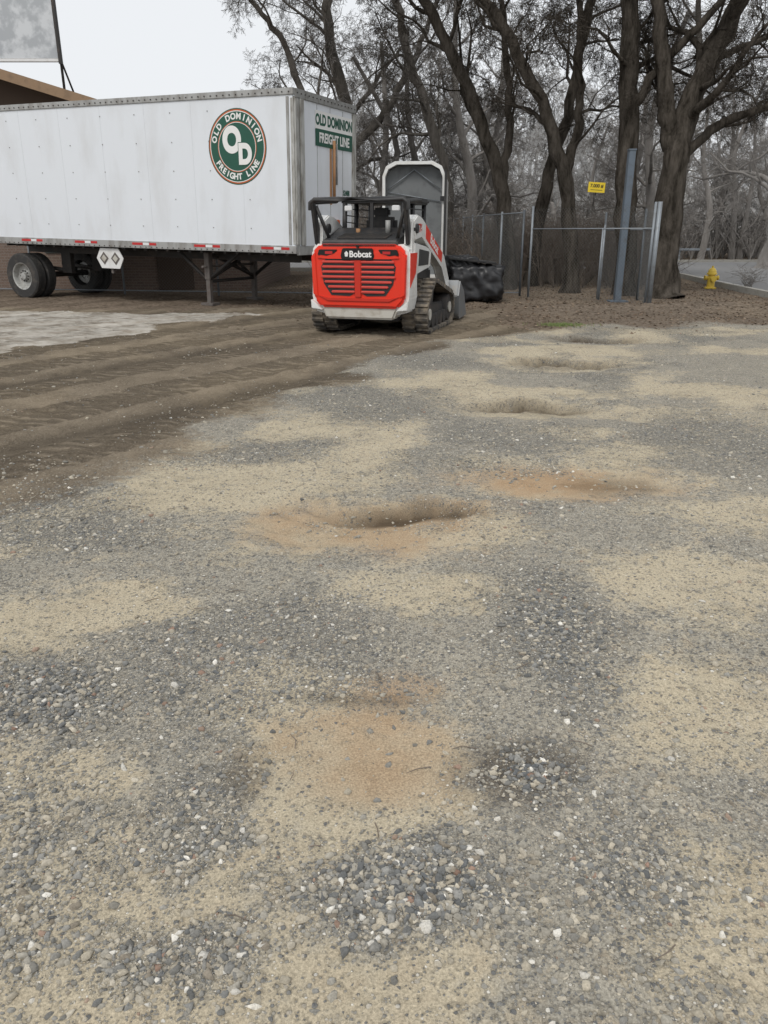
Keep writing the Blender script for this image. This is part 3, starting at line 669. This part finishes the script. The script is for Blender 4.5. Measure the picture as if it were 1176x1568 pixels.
for sgn in (-1,1):
    x0,x1=sorted((sgn*.56,sgn*.98))
    bm=bmesh.new(); n=90; rows=[]
    for i in range(n):
        (y,z),(ty,tz)=Hp(Hl[-1]*i/n); ny_,nz_=tz,-ty
        rows.append([bm.verts.new((x0,y,z)),bm.verts.new((x1,y,z)),bm.verts.new((x1,y-ny_*.04,z-nz_*.04)),bm.verts.new((x0,y-ny_*.04,z-nz_*.04))])
    for i in range(n):
        for j in range(4): bm.faces.new((rows[i][j],rows[i][(j+1)%4],rows[(i+1)%n][(j+1)%4],rows[(i+1)%n][j]))
    nl=46
    for i in range(nl):
        for (xa,xb,so) in ((x0,(x0+x1)/2-.015,0),((x0+x1)/2+.015,x1,.5)):
            (y,z),(ty,tz)=Hp(Hl[-1]*(i+so)/nl); ny_,nz_=tz,-ty
            vs=[]
            for xx in (xa,xb):
                for (a,b) in ((-.03,-.005),(.03,-.005),(.022,.03),(-.022,.03)): vs.append(bm.verts.new((xx,y+ty*a+ny_*b,z+tz*a+nz_*b)))
            for fc in ((0,1,2,3),(4,5,6,7),(0,1,5,4),(1,2,6,5),(2,3,7,6),(3,0,4,7)): bm.faces.new([vs[k] for k in fc])
    frombm(bm,'track_belt',M['track'],BC)
    xo=sgn*.93; xi=sgn*.62
    for cy,cz_,r in ((.30,.30,.24),(1.78,.30,.24)): rod('idler_wheel',(xi,cy,cz_),(xo,cy,cz_),r*.92,M['dark'],BC,28); rod('idler_hub',(xo,cy,cz_),(xo+sgn*.03,cy,cz_),.09,M['bumper'],BC,16)
    for k in range(4): rod('track_roller',(xi,.65+k*.27,.17),(xo,.65+k*.27,.17),.115,M['dark'],BC,20)
    rod('drive_sprocket',(xi,.62,.60),(xo-sgn*.05,.62,.60),.19,M['dark'],BC,24)
    prism('track_frame',[(.40,.25),(.5,.45),(1.5,.42),(1.7,.28),(1.6,.2),(.5,.2)],'yz',sgn*.66,sgn*.88,M['black'],BC,bev=.02)
box('chassis',-.56,.56,-.1,1.9,.22,.95,M['black'],BC,bev=.03)
prism('lower_bumper',[(-.55,.27),(-.62,.44),(.62,.44),(.55,.27)],'xz',-.43,-.05,M['bumper'],BC,bev=.03)
prism('tailgate',[(-.62,.44),(-.735,.56),(-.755,1.26),(-.62,1.38),(.62,1.38),(.755,1.26),(.735,.56),(.62,.44)],'xz',-.46,-.12,M['red'],BC,bev=.04)
for s in (-1,1):
    prism('rear_corner_white',[(s*.50,.42),(s*.55,.33),(s*.76,.38),(s*.79,.60),(s*.79,1.28),(s*.72,1.38),(s*.50,1.375)],'xz',-.38,.10,M['mwhite'],BC,bev=.03)
    prism('side_panel',[(-.10,.45),(-.02,.95),(.9,1.0),(1.0,1.30),(-.10,1.40)],'yz',s*.60,s*.795,M['mwhite'],BC,bev=.02)
    prism('side_panel_red',[(-.34,.75),(-.34,1.25),(.06,1.25),(-.02,.95)],'yz',s*.79,s*.797,M['red'],BC)
    prism('side_vent',[(.12,1.05),(.75,1.05),(.8,1.25),(.17,1.3)],'yz',s*.79,s*.801,M['black'],BC)
    prism('corner_foot',[(s*.60,.40),(s*.78,.42),(s*.79,.56),(s*.66,.46)],'xz',-.47,-.36,M['mwhite'],BC,bev=.01)
def winghex(s): return [(s*.06,.66),(s*.06,1.10),(s*.16,1.17),(s*.52,1.17),(s*.60,1.05),(s*.56,.80),(s*.44,.63),(s*.14,.62)]
for s in (-1,1): prism('grille_recess',winghex(s),'xz',-.468,-.45,M['black'],BC)
for i in range(7):
    z=.665+i*.073; w=.43+.17*min(1,i/3.0) if i<4 else .58
    for s in (-1,1): 
        xa,xb=sorted((s*.05,s*w)); box('grille_slat',xa,xb,-.495,-.462,z,z+.036,M['reddark'],BC,bev=.01,rot=('X',R(-20)))
prism('grille_spine',[(-.05,.60),(.05,.60),(.06,1.16),(-.06,1.16)],'xz',-.488,-.455,M['reddark'],BC,bev=.01)
prism('grille_frame_top',[(-.66,1.17),(-.56,1.27),(.56,1.27),(.66,1.17),(.5,1.165),(-.5,1.165)],'xz',-.485,-.455,M['red'],BC,bev=.01)
prism('grille_frame_low',[(-.66,.62),(-.5,.54),(.5,.54),(.66,.62),(.5,.58),(-.5,.58)],'xz',-.482,-.455,M['reddark'],BC,bev=.008)
prism('badge',[(-.24,1.15),(-.27,1.20),(-.24,1.32),(.24,1.32),(.27,1.20),(.24,1.15)],'xz',-.505,-.455,M['blackgl'],BC,bev=.012)
text('badge_text','Bobcat',.125,M['wtext'],BC,(.05,-.508,1.232),(R(90),0,0),.004,.001)
prism('badge_mark',[(-.20,1.25),(-.17,1.28),(-.14,1.25),(-.15,1.2),(-.19,1.2)],'xz',-.509,-.505,M['wtext'],BC)
for s in (-1,1):
    prism('tail_lamp',[(s*.33,1.30),(s*.62,1.30),(s*.65,1.22),(s*.50,1.20),(s*.36,1.24)],'xz',-.49,-.455,M['blackgl'],BC,bev=.008)
    box('tail_lamp_lens',min(s*.40,s*.52),max(s*.40,s*.52),-.497,-.49,1.235,1.275,M['tape_r'],BC)
    prism('red_edge_trim',[(s*.66,.60),(s*.74,.64),(s*.755,1.2),(s*.69,1.25)],'xz',-.478,-.455,M['red'],BC,bev=.008)
rod('lock',(0,-.50,1.345),(0,-.45,1.345),.02,M['blackgl'],BC)
prism('rear_hood',[(-.42,1.39),(-.40,1.43),(.0,1.50),(.32,1.62),(.32,1.30),(-.42,1.30)],'yz',-.60,.60,M['black'],BC,bev=.015)
for i in range(6): box('hood_slot',-.4,.4,-.30+i*.09,-.26+i*.09,1.46+i*.014,1.475+i*.014,M['dark'],BC)
for s in (-1,1):
    prism('tower_post',[(-.30,1.36),(-.46,1.98),(-.38,2.0),(-.12,1.40)],'yz',s*.70,s*.76,M['black'],BC,bev=.012)
    rod('tower_strut',(s*.54,-.2,1.42),(s*.70,-.36,1.92),.028,M['black'],BC)
    rod('tower_top_side',(s*.73,-.42,1.97),(s*.70,.55,2.02),.035,M['black'],BC)
pathtube('rear_top_bar',[(-.77,-.42,1.86),(-.765,-.43,1.96),(-.70,-.43,2.005),(-.3,-.43,2.01),(.3,-.43,2.01),(.70,-.43,2.005),(.765,-.43,1.96),(.77,-.42,1.86)],.036,M['black'],BC)
for s in (-1,1):
    for a,b in (((.34,1.40),(.34,1.98)),((.9,1.3),(.9,2.0)),((1.60,.95),(1.66,1.98))): rod('cab_pillar',(s*.50,a[0],a[1]),(s*.48,b[0],b[1]),.04,M['black'],BC)
    prism('cab_side_lower',[(.3,.95),(.3,1.45),(1.6,1.25),(1.6,.9)],'yz',s*.47,s*.53,M['black'],BC)
    rod('cab_grab_bar',(s*.52,.5,1.55),(s*.52,1.5,1.45),.014,M['black'],BC)
    for k in range(5): rod('cab_side_mesh_bar',(s*.50,.38,1.5+k*.1),(s*.49,1.6,1.42+k*.12),.008,M['black'],BC,6)
box('cab_roof',-.56,.56,.28,1.74,1.98,2.07,M['black'],BC,bev=.03)
box('cab_rear_low',-.5,.5,.3,.36,1.4,1.58,M['black'],BC); box('cab_rear_mid',-.05,.0,.3,.35,1.58,1.98,M['black'],BC)
box('cab_seat',-.26,.26,.7,.85,1.2,1.78,M['black'],BC,bev=.05)
box('cab_headrest',-.14,.14,.72,.82,1.78,1.92,M['black'],BC,bev=.03)
box('cab_control_panel',.2,.42,1.35,1.5,1.4,1.75,M['rail'],BC,bev=.02)
box('cab_rear_lamp',-.45,-.33,.22,.28,1.86,1.94,M['tape_w'],BC,bev=.01); box('cab_rear_lamp',.33,.45,.22,.28,1.86,1.94,M['tape_w'],BC,bev=.01)
rod('exhaust_stack',(.30,.12,1.5),(.30,.12,1.72),.04,M['rail'],BC)
rod('orange_beacon',(-.2,.15,1.5),(-.2,.15,1.6),.035,M['rustpipe'],BC)
for s in (-1,1):
    xa,xb=s*.64,s*.80
    prism('lift_arm',[(-.16,1.72),(.05,1.80),(.35,1.76),(1.9,1.18),(2.35,.75),(2.45,.42),(2.28,.38),(2.10,.68),(1.75,.98),(.3,1.50),(-.1,1.42)],'yz',xa,xb,M['mwhite'],BC,bev=.02)
    prism('arm_decal',[(.55,1.66),(1.75,1.21),(1.70,1.05),(.55,1.45)],'yz',s*.80,s*.803,M['red'],BC)
    rod('arm_pivot',(s*.60,-.05,1.6),(s*.83,-.05,1.6),.07,M['black'],BC,20)
    rod('lift_cylinder',(s*.72,.15,1.05),(s*.72,1.1,1.30),.045,M['black'],BC); rod('lift_rod',(s*.72,1.1,1.30),(s*.72,1.5,1.38),.025,M['galv'],BC)
    prism('rear_link',[(-.26,1.2),(-.20,1.70),(-.05,1.70),(-.06,1.2)],'yz',s*.66,s*.78,M['mwhite'],BC,bev=.015)
o=text('arm_text','Bobcat',.21,M['wtext'],BC,(.806,1.13,1.35),(0,0,0),.004,.001)
o.rotation_euler=(Matrix.Rotation(R(-20.5),4,'X')@Matrix.Rotation(R(90),4,'Z')@Matrix.Rotation(R(90),4,'X')).to_euler()
text('model_text','T76',.17,M['reddark'],BC,(.806,.16,1.60),(R(90),0,R(90)),.004,.001)
prism('bucket_shell',[(2.35,.12),(2.28,.45),(2.40,.72),(2.46,.70),(2.36,.45),(2.42,.17),(3.05,.06),(3.05,.02),(2.4,.03)],'yz',-.98,.98,M['bucket'],BC,bev=.01)
for s in (-1,1): prism('bucket_cheek',[(2.35,.08),(2.30,.45),(2.42,.70),(2.78,.5),(3.05,.05),(2.4,.03)],'yz',s*.98,s*1.005,M['bucket'],BC)
box('quick_attach',-.5,.5,2.18,2.30,.2,.6,M['black'],BC,bev=.02)

# ------------------------------------------------------------ cargo trailer behind with open back
CT=empty('cargo_trailer',(.66,18.6,0),(0,0,R(-6)))
out=[(-.70,.55),(-.70,2.72),(-.62,2.92),(-.42,3.02),(.42,3.02),(.62,2.92),(.70,2.72),(.70,.55)]
inn=[(-.64,.62),(-.64,2.70),(-.57,2.86),(-.38,2.955),(.38,2.955),(.57,2.86),(.64,2.70),(.64,.62)]
bm=bmesh.new(); n=len(out)
ro=[[bm.verts.new((p[0],y,p[1])) for p in out] for y in (0,2.6)]; ri=[[bm.verts.new((p[0],y,p[1])) for p in inn] for y in (0,2.52)]
for i in range(n):
    j=(i+1)%n; bm.faces.new((ro[0][i],ro[0][j],ro[1][j],ro[1][i])); bm.faces.new((ri[0][i],ri[0][j],ri[1][j],ri[1][i])); bm.faces.new((ro[0][i],ro[0][j],ri[0][j],ri[0][i]))
bm.faces.new(ro[1])
frombm(bm,'shell',M['mwhite'],CT)
prism('lining',[(p[0]*.99,p[1]*.995) for p in inn],'xz',.25,.30,M['lining'],CT)
rod('roof_brace',(-.6,.2,2.45),(0,.2,2.86),.012,M['galv'],CT); rod('roof_brace',(.6,.2,2.45),(0,.2,2.86),.012,M['galv'],CT)
rod('roof_brace',(-.6,.22,2.4),(.6,.22,2.2),.01,M['galv'],CT)
box('door_open',.70,.74,-.5,.0,.6,2.8,M['black'],CT,bev=.01)
box('door_bar',.6,.72,-.06,-.02,2.2,2.3,M['black'],CT)
for s in (-1,1): rod('tyre',(s*.62,1.3,.33),(s*.82,1.3,.33),.33,M['rubber'],CT,28)
box('frame',-.66,.66,0,2.6,.42,.55,M['dark'],CT)
rod('drawbar',(0,2.6,.45),(0,3.6,.45),.05,M['dark'],CT)

# ------------------------------------------------------------ tarp covered equipment
def lump(name,c,s,seed,mat):
    bm=bmesh.new(); bmesh.ops.create_cube(bm,size=1); bmesh.ops.subdivide_edges(bm,edges=bm.edges[:],cuts=18,use_grid_fill=True)
    from mathutils import noise as mn
    for v in bm.verts:
        p=v.co.copy(); q=p*2; k=(abs(q.x)**8+abs(q.y)**8+abs(q.z)**8)**(1/8); q=q/k if k>0 else q
        nn=mn.fractal(Vector((q.x*3+seed,q.y*3,q.z*1.6)),.7,2.2,4)*.22+.05*math.sin(q.x*17+q.z*5)
        q=q*(1+nn*.6); v.co=Vector((c[0]+q.x*s[0],c[1]+q.y*s[1],max(.01,c[2]+q.z*s[2])))
    return frombm(bm,name,mat,None,True)
TP=empty('tarp_covered_equipment'); 
a=lump('tarp_main',(2.15,19.0,.42),(.62,.5,.40),3,M['tarp']); a.parent=TP
a=lump('tarp_top',(1.75,19.1,.78),(.42,.38,.24),8,M['tarp']); a.parent=TP
box('ribbed_lid',1.5,2.6,18.6,19.5,.90,.95,M['black'],TP,bev=.015,rot=('Y',R(6)))

# ------------------------------------------------------------ fences
def chain(W,p,q,h0,h1,s=.085,r=.0014):
    L=math.hypot(q[0]-p[0],q[1]-p[1]); ux,uy=(q[0]-p[0])/L,(q[1]-p[1])/L; H=h1-h0
    k=-H
    while k<L:
        for m in (0,1):
            a0,a1=max(k,0),min(k+H,L)
            if a1-a0<.02: continue
            z0,z1=a0-k,a1-k
            if m: z0,z1=H-z0,H-z1
            W.add([(p[0]+ux*a0,p[1]+uy*a0,h0+z0),(p[0]+ux*a1,p[1]+uy*a1,h0+z1)],[r,r],3)
        k+=s
def fence(name,pts,h,step=2.4,rails=(None,),mesh_r=.0014):
    E=empty(name); W=Wood()
    for a,b in zip(pts[:-1],pts[1:]):
        L=math.hypot(b[0]-a[0],b[1]-a[1]); n=max(1,round(L/step))
        chain(W,a,b,.04,h,r=mesh_r)
        for i in range(n+1):
            x=a[0]+(b[0]-a[0])*i/n; y=a[1]+(b[1]-a[1])*i/n
            rod('post',(x,y,0),(x,y,h+.06),.028,M['galv'],E)
        for z in rails:
            z=z or h
            rod('rail',(a[0],a[1],z),(b[0],b[1],z),.014,M['galv'],E)
    w=W.build('chain_mesh',M['wire'],E); return E
fence('chain_link_fence',[(-12,22.0),(-1.7,20.2),(3.45,20.3)],2.0,rails=(.1,))
fence('chain_link_fence',[(3.45,20.3),(2.9,24),(2.6,30)],2.0)
G=fence('chain_link_gate',[(3.62,20.05),(5.68,17.3)],2.08,step=9,rails=(1.62,))
rod('gate_stile',(4.9,18.34,.1),(4.9,18.34,1.62),.018,M['galv'],G); 
rod('hinge_post',(5.72,17.15,0),(5.72,17.15,2.14),.045,M['galv'],G)
rod('gate_post_mid',(5.2,19.3,0),(5.2,19.3,1.7),.025,M['galv'],G)
fence('chain_link_fence',[(5.72,17.2),(6.1,19.2),(6.2,23)],2.0,rails=(1.6,))
PP=empty('steel_post'); box('shaft',5.43,5.58,18.72,18.87,0,3.25,M['bluepost'],PP,bev=.01); prism('base_plate',[(5.3,18.6),(5.72,18.6),(5.72,19.0),(5.3,19.0)],'xy',0.0,.03,M['bluepost'],PP)
prism('cap',[(5.42,18.71),(5.59,18.71),(5.59,18.88),(5.42,18.88)],'xy',3.25,3.28,M['bluepost'],PP)
SG=empty('warning_sign',(4.72,19.3,2.42),(0,R(3),R(4)))
box('panel',0,.40,0,.008,0,.22,M['yellow'],SG,bev=.003); text('legend','7,000 #',.1,M['blackgl'],SG,(.2,-.002,.14),(R(90),0,0),.003,.0005); box('line',.06,.34,-.003,-.001,.05,.06,M['blackgl'],SG)
rod('hanger',(.2,.01,-.05),(.2,.25,.6),.008,M['dark'],SG)

# ------------------------------------------------------------ hydrant
HY=empty('fire_hydrant',(9.5,23.3,.0))
def lathe(name,prof,mat,par,seg=24,loc=(0,0,0)):
    bm=bmesh.new(); rows=[[bm.verts.new((loc[0]+r*math.cos(2*math.pi*k/seg),loc[1]+r*math.sin(2*math.pi*k/seg),loc[2]+z)) for r,z in prof] for k in range(seg)]
    for k in range(seg):
        for j in range(len(prof)-1): bm.faces.new((rows[k][j],rows[k][j+1],rows[(k+1)%seg][j+1],rows[(k+1)%seg][j]))
    return frombm(bm,name,mat,par,False)
lathe('barrel',[(.001,0),(.17,0),(.17,.04),(.11,.05),(.10,.38),(.14,.39),(.14,.43),(.12,.44),(.11,.50),(.07,.56),(.03,.58),(.03,.63),(.001,.63)],M['hyd'],HY)
rod('side_outlet',(-.17,0,.30),(.17,0,.30),.055,M['hyd'],HY,16); rod('front_outlet',(0,-.2,.27),(0,0,.27),.075,M['hyd'],HY,16)
rod('outlet_cap',(-.2,0,.30),(-.165,0,.30),.07,M['hyd'],HY,8); rod('outlet_cap',(.165,0,.30),(.2,0,.30),.07,M['hyd'],HY,8)

# ------------------------------------------------------------ building
BD=empty('brick_building')
box('low_wing',-14,-3.6,22.8,31,0,3.1,M['brick'],BD)
box('low_wing_roof',-14.2,-3.4,22.5,31.2,3.103,3.3,M['fascia'],BD)
box('door',-6.4,-5.4,22.76,22.798,0,2.1,M['soffit'],BD); box('window',-9.5,-8.0,22.76,22.798,1.0,2.1,M['glass'],BD)
prism('gable_wall',[(-20.2,3.31),(-8.6,3.31),(-8.6,4.95),(-14.4,6.7),(-20.2,4.95)],'xz',24.6,31,M['soffit'],BD)
def slab(name,a,b,th,y0,y1,mat): prism(name,[a,b,(b[0],b[1]+th),(a[0],a[1]+th)],'xz',y0,y1,mat,BD)
slab('roof_right',(-14.4,6.78),(-7.85,4.82),.06,23.62,31.5,M['roof']); slab('roof_left',(-20.9,4.82),(-14.4,6.78),.06,23.62,31.5,M['roof'])
slab('fascia_right',(-14.4,6.60),(-7.85,4.70),.26,23.55,23.615,M['fascia']); slab('fascia_left',(-20.9,4.70),(-14.4,6.60),.26,23.55,23.615,M['fascia'])
slab('soffit_right',(-14.4,6.70),(-7.9,4.76),.05,23.62,24.6,M['soffit'])
box('eave_board',-7.9,-7.84,23.62,31.5,4.66,4.81,M['fascia'],BD)
BB=empty('billboard')
box('panel',-16.5,-9.97,26.9,27.0,6.55,9.2,M['bboard'],BB); box('frame_edge',-9.965,-9.90,26.85,27.05,6.4,9.25,M['dark'],BB); box('frame_bottom',-16.5,-9.97,26.88,27.02,6.46,6.54,M['white'],BB)
for x in (-10.0,-12.2,-14.5): rod('post',(x,27.15,5.2),(x,27.15,9.0),.04,M['dark'],BB); rod('brace',(x,27.1,6.6),(x+.0,28.6,5.1),.03,M['dark'],BB)

# ------------------------------------------------------------ trees
maintree('oak_tree',[(7.0,20.0,-.1),(6.95,20,1.5),(6.9,20,3.3),(7.2,20.1,4.6),(7.9,20.2,6.2),(8.6,20.0,8.5)],.38,1,.16,
  limbs=[([(6.9,20,3.2),(6.55,20,4.3),(6.1,19.9,6.2),(5.7,19.6,8.6)],.24,.09),([(6.95,20,3.0),(7.8,19.8,3.9),(9.2,19.6,4.4),(10.6,19.2,5.2)],.13,.05)],k=8,t0=.5)
maintree('oak_tree',[(6.25,20.7,-.1),(6.05,20.6,2.0),(5.8,20.5,4.6),(5.6,20.4,6.5),(5.3,20.3,9)],.28,2,.16,k=8,t0=.5,
  limbs=[([(5.85,20.5,4.2),(6.4,20.1,5.2),(7.3,19.7,6.2),(8.1,19.4,7.8)],.12,.05)])
maintree('oak_tree',[(5.0,21.5,-.1),(4.85,21.5,1.9),(4.25,21.4,3.9),(3.25,21.3,5.6),(2.2,21.2,6.9),(1.0,21,8.3)],.22,3,.08,k=9,t0=.4,
  limbs=[([(4.6,21.5,2.8),(4.9,21.5,4.2),(4.7,21.3,6.0),(4.4,21.1,8.2)],.14,.05)])
maintree('oak_tree',[(3.55,23,-.1),(3.3,23,2.4),(2.65,23,4.3),(1.6,22.9,6.2),(.8,22.8,7.4),(-.2,22.5,8.6)],.23,4,.08,k=9,t0=.35,
  limbs=[([(3.2,23,2.7),(3.4,23,4.4),(3.1,22.8,6.3),(2.8,22.7,9)],.13,.05)])
maintree('oak_tree',[(4.45,24.5,-.1),(4.7,24.5,2.5),(5.2,24.4,4.8),(5.6,24.3,7.2),(5.9,24,9)],.21,5,.09,k=9,t0=.35)
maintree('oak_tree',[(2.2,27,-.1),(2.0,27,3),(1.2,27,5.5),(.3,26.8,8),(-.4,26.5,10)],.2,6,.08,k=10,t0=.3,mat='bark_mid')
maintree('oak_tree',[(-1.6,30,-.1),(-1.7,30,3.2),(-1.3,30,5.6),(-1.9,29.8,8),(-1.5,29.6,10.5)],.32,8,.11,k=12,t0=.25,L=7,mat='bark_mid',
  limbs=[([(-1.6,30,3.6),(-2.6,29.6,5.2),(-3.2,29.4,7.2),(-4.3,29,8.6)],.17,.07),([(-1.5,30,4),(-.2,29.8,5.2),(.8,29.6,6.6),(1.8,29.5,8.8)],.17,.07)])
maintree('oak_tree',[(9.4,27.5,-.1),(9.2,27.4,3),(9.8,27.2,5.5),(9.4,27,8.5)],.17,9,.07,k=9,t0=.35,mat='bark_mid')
maintree('oak_tree',[(17.0,36,-.1),(17.3,36,3),(18.0,36,5.5),(18.2,35.8,9.5)],.38,10,.15,k=11,t0=.25,L=8,mat='bark_haze')
PB=dict(PR); PB['k']=[9,6,5,5,4]; PB['rmin']=.008
protos=[]
for sd in range(3):
    rnd=random.Random(100+sd); W=Wood()
    path=[(0,0,-.1),(rnd.gauss(0,.2),rnd.gauss(0,.2),3),(rnd.gauss(0,.5),rnd.gauss(0,.4),6),(rnd.gauss(0,.8),rnd.gauss(0,.6),9.5)]
    n=12; Pp=smoothpath(path,n); rad=[.24+(.07-.24)*i/(n-1) for i in range(n)]; dirs=[nrm(tuple(b-a for a,b in zip(Pp[i],Pp[i+1]))) for i in range(n-1)]; dirs.append(dirs[-1])
    W.add(Pp,rad,8); spawn(W,rnd,Pp,dirs,rad,6.5,0,PB,.15,10)
    o=W.build('woodland_tree_proto',M['bark_haze']); me=o.data; bpy.data.objects.remove(o)
    me2=me.copy(); me2.materials.clear(); me2.materials.append(M['bark_haze_far']); protos.append((me,me2))
rnd=random.Random(55)
WE=empty('distant_woodland')
def inst(x,y,s,far):
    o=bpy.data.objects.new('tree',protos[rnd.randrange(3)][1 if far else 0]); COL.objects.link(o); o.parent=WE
    o.location=(x,y,0); o.rotation_euler=(0,0,rnd.random()*6.28); o.scale=(s,s,s*rnd.uniform(.85,1.15))
for i in range(24):
    y=rnd.uniform(28,32.5) if i%3==0 else rnd.uniform(46,54); u=rnd.uniform(-.02,.62) if i%3 else rnd.uniform(-.02,.33); inst(u*y+rnd.gauss(0,.5),y,rnd.uniform(.75,1.0),False)
for i in range(36):
    y=rnd.uniform(56,80); u=rnd.uniform(-.11,.62); inst(u*y,y,rnd.uniform(.9,1.2),True)
for i in range(32):
    y=rnd.uniform(85,120); u=rnd.uniform(-.05,.62); inst(u*y,y,rnd.uniform(1.2,1.6),True)
for i in range(16):
    y=rnd.uniform(62,85); u=rnd.uniform(-.48,-.26); inst(u*y,y,rnd.uniform(.8,1.0),True)
def brush(name,n,x0,x1,y0,y1,h,mat,seed,r=.006):
    W=Wood(); q=random.Random(seed)
    for i in range(n):
        x=q.uniform(x0,x1); y=q.uniform(y0,y1); hh=h*q.uniform(.4,1.2)
        for j in range(7):
            dx,dy=q.gauss(0,.4),q.gauss(0,.4); pts=[(x,y,0),(x+dx*.3*hh,y+dy*.3*hh,hh*.4),(x+dx*.7*hh+q.gauss(0,.08),y+dy*.7*hh,hh*.75),(x+dx*hh+q.gauss(0,.15),y+dy*hh,hh*q.uniform(.8,1.1))]
            W.add(pts,[r*1.6,r*1.3,r,r*.7],3)
            for k in range(3):
                b=pts[1+k%3]; W.add([b,(b[0]+q.gauss(0,.15),b[1]+q.gauss(0,.15),b[2]+q.uniform(0,.25)),(b[0]+q.gauss(0,.28),b[1]+q.gauss(0,.28),b[2]+q.uniform(0,.4))],[r*.9,r*.7,r*.5],3)
    return W.build(name,mat)
brush('brush_thicket',460,-2,8.8,23.5,32,1.8,M['brush'],1)
brush('brush_thicket',900,-12,50,47.5,60,2.6,M['bark_haze'],2,.02)
brush('roadside_shrub',3,9.9,10.1,21.8,22.1,.6,M['bark_haze'],3,.006)
xsb=np.linspace(-150,200,300); V=[]
rows=7
for j in range(rows):
    t=j/(rows-1)
    for i,x in enumerate(xsb):
        h=6.5+2.6*float(vnoise(np.array(x),np.array(1.0),.11,5))+1.8*float(vnoise(np.array(x),np.array(2.0),.7,6))
        V.append((x,126+14*t,h*math.sin(t*math.pi/2)))
Iq=np.arange(rows*300).reshape(rows,300); Fq=np.stack([Iq[:-1,:-1],Iq[:-1,1:],Iq[1:,1:],Iq[1:,:-1]],-1).reshape(-1,4)
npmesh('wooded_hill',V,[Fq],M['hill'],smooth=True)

# ------------------------------------------------------------ world, sun, camera
w=bpy.data.worlds.new('World'); scene.world=w; w.use_nodes=True; nt=w.node_tree
bg=nt.nodes['Background']; sky=N(nt,'ShaderNodeTexSky'); sky.sky_type='NISHITA'; sky.sun_disc=False
sky.sun_elevation=R(50); sky.sun_rotation=R(200); sky.dust_density=4; sky.air_density=1
hs=N(nt,'ShaderNodeHueSaturation'); hs.inputs['Saturation'].default_value=.3; nt.links.new(sky.outputs[0],hs.inputs['Color'])
c=mixc(nt,.86,hs.outputs[0],(9.0,9.25,9.55,1)); nt.links.new(c,bg.inputs['Color']); bg.inputs['Strength'].default_value=.104
sl=bpy.data.lights.new('sun','SUN'); sl.energy=1.45; sl.angle=R(18); sl.color=(1,.96,.90)
so=bpy.data.objects.new('sun',sl); COL.objects.link(so)
az=R(200); el=R(50); d=Vector((math.sin(az)*math.cos(el),math.cos(az)*math.cos(el),math.sin(el)))
so.rotation_euler=d.to_track_quat('Z','Y').to_euler(); so.location=(0,-10,20)
cam=bpy.data.cameras.new('camera'); co=bpy.data.objects.new('camera',cam); COL.objects.link(co)
cam.sensor_fit='VERTICAL'; cam.sensor_height=36; cam.sensor_width=27; cam.lens=27.05; cam.clip_end=2000; cam.clip_start=.05
co.location=(0,0,1.55); co.rotation_euler=(R(70),0,0)
scene.camera=co
scene.view_settings.view_transform='Standard'; scene.view_settings.look='None'; scene.view_settings.exposure=0
